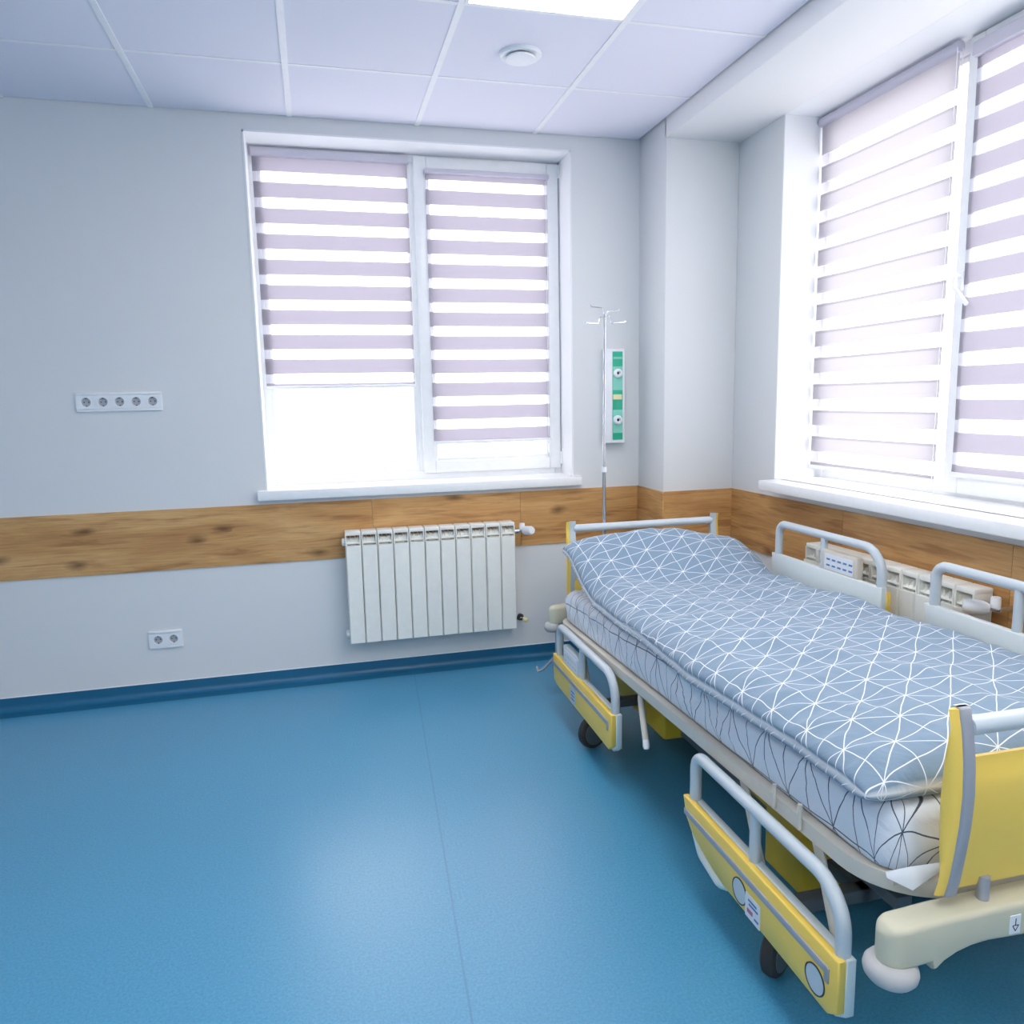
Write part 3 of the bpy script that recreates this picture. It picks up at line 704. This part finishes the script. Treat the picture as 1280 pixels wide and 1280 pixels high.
# side rails
def side_rail(side, ya, yb, zp, kind, near):
    """ya = head-side end, yb = foot-side end, zp = panel top height"""
    X = side*.475; out = side
    zt_ = zp+.134
    path = fillet([(X, ya-.028, zp-.03), (X, ya-.028, zt_), (X, yb+.022, zt_), (X, yb+.022, zp-.06)], [0, .042, .135, 0], 10)
    root = obj('side_rail', tube(path, .0165, 16), M['grey_tube'], bed)
    if kind == 'foot': ol = [(ya, zp), (yb, zp), (yb, zp-.118), (yb+.03, zp-.14), (ya-.235, zp-.13), (ya-.18, zp-.125), (ya-.06, zp-.09), (ya-.018, zp-.055)]
    else: ol = [(ya, zp), (yb, zp), (yb, zp-.12), (yb+.03, zp-.142), (ya-.05, zp-.132), (ya-.012, zp-.118)]
    olo = ol if near else [(y, min(z, zp-.018)) for y, z in ol]
    bm = bmesh.new(); a, b = sorted((X+out*.006, X+out*.026)); add_prism(bm, olo, a, b, 'x', bev=.004)
    obj('outer_panel', bm, M['yellow'], root, smooth=50)
    ol2 = [(y, z-.011 if z < zp-.03 else z) for y, z in ol]
    bm = bmesh.new(); a, b = sorted((X-out*.018, X+out*.0065)); add_prism(bm, ol2, a, b, 'x', bev=.004)
    obj('inner_panel', bm, M['pale_panel'], root, smooth=50)
    s0, s1 = X+out*.0255, X+out*.030; a, b = sorted((s0, s1))
    bm = bmesh.new(); add_box(bm, a, b, yb+.03, ya-(.014 if kind == 'foot' else .005), zp-.049, zp-.031, bev=.0015); add_box(bm, a, b, yb+.026, yb+.04, zp-.068, zp-.033, bev=.0015)
    obj('grey_stripe', bm, M['grey_trim'], root)
    if near:
        if kind == 'foot':
            for y in (-.628, -.932):
                obj('disc_cover', lathe([(0, .0015), (.030, .0015), (.0305, .001), (.0305, 0)], 32, axis_mat((X+out*.0262, y, zp-.092), (out, 0, 0))), M['grey_tube'], root)
                obj('disc_rim', lathe([(.0305, .002), (.0335, .002), (.0335, 0), (.0305, 0)], 32, axis_mat((X+out*.0262, y, zp-.092), (out, 0, 0)), closed=True), M['dark'], root)
            bm = bmesh.new(); add_box(bm, X+out*.0285, X+out*.026, -.722, -.657, zp-.134, zp-.072, bev=.001)
            lb = obj('maker_sticker', bm, M['label_white'], root, smooth=0)
            xx = sorted((X+out*.0285, X+out*.0295))
            bm = bmesh.new()
            for y0_, y1_, z_ in ((-.672, -.708, .082), (-.675, -.715, .092), (-.70, -.718, .116)): add_box(bm, xx[0], xx[1], y1_, y0_, zp-z_-.005, zp-z_)
            obj('sticker_print', bm, M['blue_print'], root, smooth=0)
            obj('sticker_print', box(xx[0], xx[1], -.692, -.668, zp-.118, zp-.108), M['red_print'], root, smooth=0)
            # rounded grip under the head-side corner
            obj('release_grip', tube(fillet([(X-.008, ya-.055, zp-.088), (X-.008, ya-.09, zp-.136), (X-.008, ya-.19, zp-.157), (X-.008, ya-.235, zp-.135)], .03), .015, 12), M['pale_panel'], root)
        else:
            xx = sorted((X+out*.026, X+out*.0285))
            lb = obj('maker_sticker', box(xx[0], xx[1], .665, .735, zp-.125, zp-.055, bev=.001), M['grey_tube'], root, smooth=0)
            x2 = sorted((X+out*.0285, X+out*.0295)); bm = bmesh.new()
            for z_ in (.075, .09, .105): add_box(bm, x2[0], x2[1], .68, .72, zp-z_-.005, zp-z_)
            obj('sticker_print', bm, M['blue_print'], root, smooth=0)
    yp = {'foot': ya-.338, 'head': ya-.34}[kind]
    obj('rail_post', tube([(X, yp, zp-.02), (X, yp, zt_)], .014, 14), M['grey_tube'], root)
    if kind == 'head':
        # nurse control panel between post and tube
        y0_, y1_ = (yp+.215, yp+.005) if near else (yp-.005, yp-.215)
        a, b = sorted((X-out*.014, X+out*.018)); cb = obj('control_panel', box(a, b, y1_, y0_, zp-.01, zp+.082, bev=.008), M['grey_tube'] if near else M['beige_metal'], root)
        f = out if near else -out
        x1 = sorted((X+f*.0175, X+f*.0195)) if near else sorted((X+f*.0135, X+f*.0155))
        bm = bmesh.new(); add_box(bm, x1[0], x1[1], y1_+.02, y0_-.02, zp+.006, zp+.068, bev=.0008)
        obj('control_face', bm, M['label_white'], root, smooth=0)
        x1 = sorted((X+f*.0195, X+f*.0205)) if near else sorted((X+f*.0155, X+f*.0165))
        bm = bmesh.new()
        for r_ in range(2):
            for c_ in range(5): yy = y0_-.035-c_*.033; add_box(bm, x1[0], x1[1], yy-.020, yy, zp+.020+r_*.024, zp+.027+r_*.024)
        obj('control_key', bm, M['blue_print'] if not near else M['grey_tube'], root, smooth=0)
    # folding arms from the deck
    za = zlow((ya+yb)/2)
    ar = [((ya-.20, za+.02), (ya-.335, zp-.05)), ((yb+.17, za+.0), (yb+.06, zp-.05))] if near else [((ya-.20, za+.02), (ya-.335, zp-.10)), ((yb+.17, za+.02), (yb+.06, zp-.10))]
    for (y0_, z0_), (y1_, z1_) in ar:
        xa, xb, rx_ = (.435, .448, .009) if near else (.4655, .4655, .005)
        obj('folding_arm', tube([(side*xa, y0_, z0_), (side*xb, y1_, z1_)], .019, 14, rx=rx_), M['beige_metal'], root)
    return root
side_rail(-1, .988, .262, .282, 'head', True)
side_rail(-1, -.311, -1.003, .282, 'foot', True)
side_rail(1, .763, .069, .727, 'head', False)
side_rail(1, -.131, -.825, .727, 'foot', False)

# chassis, covers and castors
def cover(name, spec):
    bm = bmesh.new()
    for b in spec: add_box(bm, *b, bev=.012, seg=3)
    return obj(name, bm, M['yellow_dark'], bed, smooth=50)
cover('lift_cover', [(-.25, .25, .42, .86, .12, .40), (-.29, .29, .27, .49, .155, .40)])
cover('lift_cover', [(-.29, .29, -.585, -.40, .095, .40), (-.22, .22, -.42, -.20, .14, .40)])
bm = bmesh.new()
for x in (-.20, .20): add_box(bm, x-.02, x+.02, -.72, .62, .165, .20, bev=.005)
for y in (-.70, .60): add_box(bm, -.42, .42, y-.02, y+.02, .165, .20, bev=.005)
obj('chassis', bm, M['dark_metal'], bed)
bm = bmesh.new()
for y in (-.45, .40): add_box(bm, -.06, .06, y-.05, y+.05, .20, .40, bev=.006)
for x in (-.33, .33): add_box(bm, x-.02, x+.02, -.98, .98, .352, .382, bev=.004)
obj('lift_column', bm, M['dark_metal'], bed)
def caster(x, y, ang):
    root = obj('caster', tube([(x, y, .135), (x, y, .18)], .018, 14), M['dark_metal'], bed)
    ax = Vector((cos(ang), sin(ang), 0)); r = .069; off = Vector((-sin(ang), cos(ang), 0))*.0
    c = Vector((x, y, r+.001))+off
    obj('wheel', lathe([(.03, -.019), (.058, -.019), (.066, -.013), (r, 0), (.066, .013), (.058, .019), (.03, .019)], 36, axis_mat(c, ax), closed=True), M['rubber'], root)
    obj('hub', lathe([(0, -.021), (.02, -.021), (.05, -.0205), (.052, -.018), (.052, .018), (.05, .0205), (.02, .021), (0, .021)], 32, axis_mat(c, ax)), M['wheel_hub'], root)
    q = axis_mat(c, ax).to_3x3()
    bm = bmesh.new()
    for s in (-1, 1):
        p = [c+ax*s*.026, c+ax*s*.026+Vector((0, 0, .075)), Vector((x, y, .146))]
        add_tube(bm, fillet(p, .01), .006, 10)
    obj('fork', bm, M['dark_metal'], root)
    return root
caster(-.45, .60, radians(-72)); caster(-.435, -.695, radians(-56)); caster(.40, .60, radians(10)); caster(.40, -.70, radians(-30))
# release lever and drainage hook
lv = obj('release_lever', tube(fillet([(-.40, .21, .40), (-.435, .15, .385), (-.452, .062, .262)], .03), .011, 14), M['beige_metal'], bed)
obj('lever_tip', lathe([(0, .012), (.009, .01), (.012, 0), (.0105, -.02)], 16, axis_mat((-.4535, .057, .255), (-.12, -.45, -.75))), M['plastic'], lv)
bm = bmesh.new()
add_tube(bm, fillet([(-.44, 1.13, .22), (-.50, 1.15, .15), (-.52, 1.17, .13), (-.52, 1.20, .145)], .012), .006, 10)
add_tube(bm, fillet([(-.40, 1.10, .40), (-.44, 1.13, .35), (-.44, 1.13, .22)], .03), .007, 10)
obj('drainage_hook', bm, M['grey_trim'], bed)

# ------------------------------------------------------------------ linen
def fbm(x, y, z=0.0, o=3):
    v, a = 0, 1
    for _ in range(o): v += a*noise.noise(Vector((x, y, z))); x *= 2; y *= 2; a *= .5
    return v
def finish_cloth(name, grid_top, grid_bot, uvs, seam, mat, label, cat):
    me = bpy.data.meshes.new(name); ny, nx = len(grid_top), len(grid_top[0])
    verts, uvv, sv = [], [], []
    idx = {}
    for j in range(ny):
        for i in range(nx):
            idx[('t', j, i)] = len(verts); verts.append(grid_top[j][i]); uvv.append(uvs[j][i]); sv.append(seam[j][i])
    for j in range(ny):
        for i in range(nx):
            if j in (0, ny-1) or i in (0, nx-1): idx[('b', j, i)] = idx[('t', j, i)]
            else: idx[('b', j, i)] = len(verts); verts.append(grid_bot[j][i]); uvv.append(uvs[j][i]); sv.append(0)
    faces = []
    for j in range(ny-1):
        for i in range(nx-1):
            faces.append([idx[('t', j, i)], idx[('t', j, i+1)], idx[('t', j+1, i+1)], idx[('t', j+1, i)]])
            faces.append([idx[('b', j, i)], idx[('b', j+1, i)], idx[('b', j+1, i+1)], idx[('b', j, i+1)]])
    faces = [f for f in faces if len(set(f)) == 4]
    me.from_pydata(verts, [], faces); me.update()
    lay = me.uv_layers.new(name='cloth'); li = [0]*len(me.loops); me.loops.foreach_get('vertex_index', li)
    flat = [c for v in li for c in uvv[v]]; lay.data.foreach_set('uv', flat)
    at_ = me.attributes.new('seam', 'FLOAT', 'POINT'); at_.data.foreach_set('value', sv)
    me.materials.append(mat); me.shade_smooth()
    o = bpy.data.objects.new(name, me); COL.objects.link(o); o.location = BC; o.rotation_euler = (0, 0, BR)
    tag(o, label, cat); return o

# mattress in its fitted sheet: superelliptic slab on the tilted deck
def slab(name, hx, y0, y1, zb, zt_, mat, label, cat, nu=150, nv=34):
    """closed loop section in plan swept up the side and over the top"""
    bm = bmesh.new(); uvl = bm.loops.layers.uv.new('cloth')
    plan = rrect(hx, y0, y1, .07, .07, 8)
    # resample the plan evenly
    P = plan+[plan[0]]; cum = [0]
    for a, b in zip(P, P[1:]): cum.append(cum[-1]+hypot(b[0]-a[0], b[1]-a[1]))
    NU = 520; ring_pts = []
    k = 0
    for i in range(NU):
        s = cum[-1]*i/NU
        while cum[k+1] < s: k += 1
        f = (s-cum[k])/max(1e-9, cum[k+1]-cum[k]); ring_pts.append((P[k][0]+(P[k+1][0]-P[k][0])*f, P[k][1]+(P[k+1][1]-P[k][1])*f, s))
    R = .042
    prof = [(-.012, 0.0), (-.004, .006), (0, .016), (.002, .03), (.003, .045), (.003, .06), (.002, .075)]
    H = zt_-zb
    prof = [(d, z) for d, z in prof if z < H-R]+[(-R+R*cos(a), H-R+R*sin(a)) for a in [i*pi/2/8 for i in range(9)]]
    cx, cy = 0, (y0+y1)/2
    inset = [.06, .12, .2, .3, .4]
    rows, uvr = [], []
    arc = 0; prev = None
    for pi_, (d, z) in enumerate(prof):
        if prev: arc += hypot(d-prev[0], z-prev[1])
        prev = (d, z); row, ur = [], []
        for (x, y, s) in ring_pts:
            # outward normal from the plan
            if abs(x) > hx-.07 and y0+.07 < y < y1-.07: nx_, ny_ = (1 if x > 0 else -1), 0
            elif abs(x) <= hx-.07: nx_, ny_ = 0, (1 if y > 0 else -1)
            else:
                ax_ = (hx-.07)*(1 if x > 0 else -1); ay_ = (y1-.07) if y > 0 else (y0+.07); l = hypot(x-ax_, y-ay_); nx_, ny_ = (x-ax_)/l, (y-ay_)/l
            bl = sin(pi*min(1, z/H))
            wr = .010*bl*fbm(s*5.0, z*9, 1.3)+.016*bl*(abs(noise.noise(Vector((s*9+z*16, z*9, 4.2))))-.25)-.004
            ztop = zb+z+(.006*noise.noise(Vector((x*3, y*3, 0))) if z > .05 else 0)-.03*y
            row.append(bm.verts.new((x+nx_*(d+wr), y+ny_*(d+wr), ztop)))
            # cloth UV: project, adding the drop beyond the edge
            dr = (H-z)*.95
            ur.append((x+nx_*dr, y+ny_*dr))
        rows.append(row); uvr.append(ur)
    for f in inset+[.7]:
        row, ur = [], []
        for (x, y, s) in ring_pts:
            X_, Y_ = x*(1-f*.98)-(R if x > 0 else -R)*(1-f), cy+(y-cy)*(1-f*.98); Y_ -= (R if y > cy else -R)*(1-f)
            row.append(bm.verts.new((X_, Y_, zt_-.03*Y_+.005*noise.noise(Vector((X_*4, Y_*4, 3)))))); ur.append((X_, Y_))
        rows.append(row); uvr.append(ur)
    n = NU; um = {}
    for r, u in zip(rows, uvr):
        for v, c in zip(r, u): um[v] = c
    for A, B in zip(rows, rows[1:]):
        for i in range(n): bm.faces.new((A[i], A[(i+1) % n], B[(i+1) % n], B[i]))
    bm.faces.new(rows[-1]); bm.faces.new(rows[0][::-1])
    for f in bm.faces:
        for lp in f.loops: lp[uvl].uv = um[lp.vert]
    o = obj(name, bm, mat, None, smooth=70, loc=BC, rot=(0, 0, BR)); tag(o, label, cat); return o
mat_o = slab('mattress', .437, -1.052, 1.045, .415+.0385, .415+.047+.130, M['sheet'], 'thin mattress in a pale fitted sheet printed with dark star lines, on the hospital bed', 'mattress')
# loose corner of the sheet at the foot
bm = bmesh.new(); tp = [Vector((-.440, -1.048, .500)), Vector((-.40, -1.062, .512)), Vector((-.33, -1.064, .510))]
lw_ = [Vector((-.442, -1.056, .494)), Vector((-.404, -1.079, .477)), Vector((-.335, -1.071, .500))]
def subdiv(L, n=5): return [L[i].lerp(L[i+1], k/n) for i in range(len(L)-1) for k in range(n)]+[L[-1]]
A_, B_ = subdiv(tp), subdiv(lw_); th = Vector((.003, .004, 0))
r1 = [bm.verts.new(p) for p in A_]; r2_ = [bm.verts.new((p+q)/2+Vector((-.003, -.003, 0))) for p, q in zip(A_, B_)]; r3 = [bm.verts.new(p) for p in B_]; r4 = [bm.verts.new(p+th) for p in B_]; r5 = [bm.verts.new(p+th) for p in A_]
RR = [r1, r2_, r3, r4, r5]
for p, q in zip(RR, RR[1:]+[r1]):
    for i in range(len(r1)-1): bm.faces.new((p[i], p[i+1], q[i+1], q[i]))
bm.faces.new([r[0] for r in RR]); bm.faces.new([r[-1] for r in RR][::-1])
h = obj('sheet_flap', bm, M['hem'], mat_o, smooth=60)

mt = lambda y: .415+.047+.130-.03*y
NXC, NYC = 190, 260
def edge_param(k, n):
    u = -1+2*k/(n-1); return sin(u*pi/2)*.55+u*.45
top, bot, uvs, seam = [], [], [], []
for j in range(NYC):
    t_ = edge_param(j, NYC); rt, rb, ru, rs = [], [], [], []
    for i in range(NXC):
        s_ = edge_param(i, NXC)
        # plan with slightly wavy borders
        y = .0+t_*1.03+.010*noise.noise(Vector((s_*2.2, t_*3, 7)))*abs(t_)
        xl = interp([(-1.03, -.474), (-.9, -.460), (-.8, -.452), (-.3, -.478), (.0, -.456), (.1, -.450), (.5, -.438), (.72, -.432), (1.03, -.440)], y)+.008*fbm(y*3.1, 2.0); xr = .428+.006*fbm(y*2.7, 9.0)
        x = (xl+xr)/2+s_*(xr-xl)/2
        lift = .157*smooth01(.60, 1.0, y)*(1-.36*smooth01(.05, .45, x))
        zseam = mt(y)+.030+lift+.006*fbm(y*5, s_*1.5, 3)
        es = sqrt(max(0, 1-max(0, (abs(s_)-.76)/.24)**2)); et = sqrt(max(0, 1-max(0, (abs(t_)-.91)/.09)**2)); e_ = es*et
        puff = .066+.019*fbm(x*2.2, y*1.8, 1.5)+.009*noise.noise(Vector((x*6, y*7, 2)))
        hump = .040*math.exp(-((y-.90)/.24)**2-((x-.06)/.34)**2)-.016*smooth01(.6, 1.0, y)
        edge_zone = (1-es)*.0+smooth01(.55, .93, abs(s_))
        wr = .0075*noise.noise(Vector((x*4+3*noise.noise(Vector((x*2, y*2, 0))), y*22, 5)))*(.35+1.0*edge_zone)+.008*(1-abs(noise.noise(Vector((x*3.2+y*1.5, y*4.0-x*2.4, 8)))))**5
        wr -= .030*max(0, noise.noise(Vector((x*2.6-y*2.2, y*3.4, 14))))**1.5
        ztop = zseam+(puff+hump+wr)*e_
        zbot = zseam-.030*min(1, e_*1.6) if lift < .004 else zseam-.03*e_
        # side bulge
        bulge = .010*sin(pi*min(1, e_*1.2))*smooth01(.8, 1, abs(s_))
        rt.append((x+(bulge if s_ > 0 else -bulge), y, ztop)); rb.append((x+(-1 if s_ < 0 else 1)*.012*sin(pi*min(1, e_*1.6))*smooth01(.8, 1, abs(s_)), y, max(zbot, mt(y)+.007))); rs.append(0.0)
    top.append(rt); bot.append(rb); seam.append(rs)
for j in range(NYC):
    for i in range(NXC):
        if i in (0, NXC-1) or j in (0, NYC-1): seam[j][i] = 1.0
ic, jc = NXC//2, NYC//2
us = [[0]*NXC for _ in range(NYC)]; vs_ = [[0]*NXC for _ in range(NYC)]
D = lambda a, b: sqrt(sum((p-q)**2 for p, q in zip(a, b)))
for j in range(NYC):
    us[j][ic] = top[j][ic][0]
    for i in range(ic+1, NXC): us[j][i] = us[j][i-1]+D(top[j][i], top[j][i-1])
    for i in range(ic-1, -1, -1): us[j][i] = us[j][i+1]-D(top[j][i], top[j][i+1])
for i in range(NXC):
    vs_[jc][i] = top[jc][i][1]
    for j in range(jc+1, NYC): vs_[j][i] = vs_[j-1][i]+D(top[j][i], top[j-1][i])
    for j in range(jc-1, -1, -1): vs_[j][i] = vs_[j+1][i]-D(top[j][i], top[j+1][i])
uvs = [[(us[j][i], vs_[j][i]) for i in range(NXC)] for j in range(NYC)]
finish_cloth('duvet', top, bot, uvs, seam, M['duvet'], 'blue-grey duvet printed with white crossing lines, spread over the hospital bed', 'duvet')

# ------------------------------------------------------------------ drip stand held in the bed head
iv = empty('drip_stand', (BC[0]+cos(BR)*-.183-sin(BR)*1.1725, BC[1]+sin(BR)*-.183+cos(BR)*1.1725, .40)); tag(iv, 'thin chrome drip stand with four hooks, rising from the head of the bed', 'drip stand')
obj('lower_tube', tube([(0, 0, 0), (0, 0, .69)], .0085, 14), M['chrome'], iv)
obj('pole', tube([(0, 0, .68), (.004, 0, 1.1), (.007, 0, 1.40)], .006, 12), M['chrome'], iv)
obj('clamp_collar', lathe([(.006, -.012), (.0115, -.012), (.013, 0), (.0115, .012), (.006, .012)], 20, Matrix.Translation((0, 0, .69)), closed=True), M['plastic'], iv)
for dx_, dy_, dz_ in ((-1, -.02, .035), (1, .02, .025), (-1, .03, -.03), (1, -.03, -.035)):
    p = [(.007, 0, 1.395), (.007+dx_*.014, dy_, 1.395), (.007+dx_*.02, dy_, 1.395+dz_), (.007+dx_*.078, dy_*1.6, 1.395+dz_+.004), (.007+dx_*.082, dy_*1.6, 1.395+dz_+.012)]
    obj('hook', tube(fillet(p, .008, 5), .0026, 8), M['chrome'], iv)
obj('hub', lathe([(0, -.012), (.009, -.012), (.009, .012), (0, .014)], 16, Matrix.Translation((.007, 0, 1.395))), M['chrome'], iv)

# ------------------------------------------------------------------ daylight, camera
w = bpy.data.worlds.new('overcast'); SC.world = w; w.use_nodes = True
bg = w.node_tree.nodes['Background']; bg.inputs[0].default_value = (1.0, .99, .972, 1); bg.inputs[1].default_value = 4.8
def portal(loc, rot, sx_, sy_):
    l = bpy.data.lights.new('window_portal', 'AREA'); l.shape = 'RECTANGLE'; l.size = sx_; l.size_y = sy_; l.cycles.is_portal = True
    o = bpy.data.objects.new('window_portal', l); COL.objects.link(o); o.location = loc; o.rotation_euler = rot
portal(((BW['x0']+BW['x1'])/2, .30, 1.85), (radians(-90), 0, 0), 1.62, 1.7)
portal((3.38, (RW['y0']+RW['y1'])/2, 1.84), (0, radians(90), 0), 1.7, 2.46)

cam = bpy.data.cameras.new('camera'); co = bpy.data.objects.new('camera', cam); COL.objects.link(co)
yaw, pitch, roll, F = .24917366547555997, -.1467343312559188, -.020535310518465775, 947.6973134559526
fwd = Vector((sin(yaw)*cos(pitch), cos(yaw)*cos(pitch), sin(pitch))); rt = Vector((cos(yaw), -sin(yaw), 0)); upv = rt.cross(fwd)
r2 = rt*cos(roll)+upv*sin(roll); u2 = upv*cos(roll)-rt*sin(roll)
mw = Matrix((r2, u2, -fwd)).transposed().to_4x4(); mw.translation = (0.9094630360296201, -3.9335110846682935, 1.4241537795141563)
co.matrix_world = mw
cam.sensor_fit = 'HORIZONTAL'; cam.sensor_width = 36; cam.lens = F/1280*36; cam.clip_start = .05
SC.camera = co
vs = SC.view_settings; vs.view_transform = 'Standard'; vs.look = 'None'; vs.gamma = 1; vs.exposure = 0.0; vs.use_curve_mapping = False
SC.cycles.use_denoising = True
SC.cycles.max_bounces = 10; SC.cycles.diffuse_bounces = 6; SC.cycles.transparent_max_bounces = 16
SC.cycles.sample_clamp_indirect = 6.0
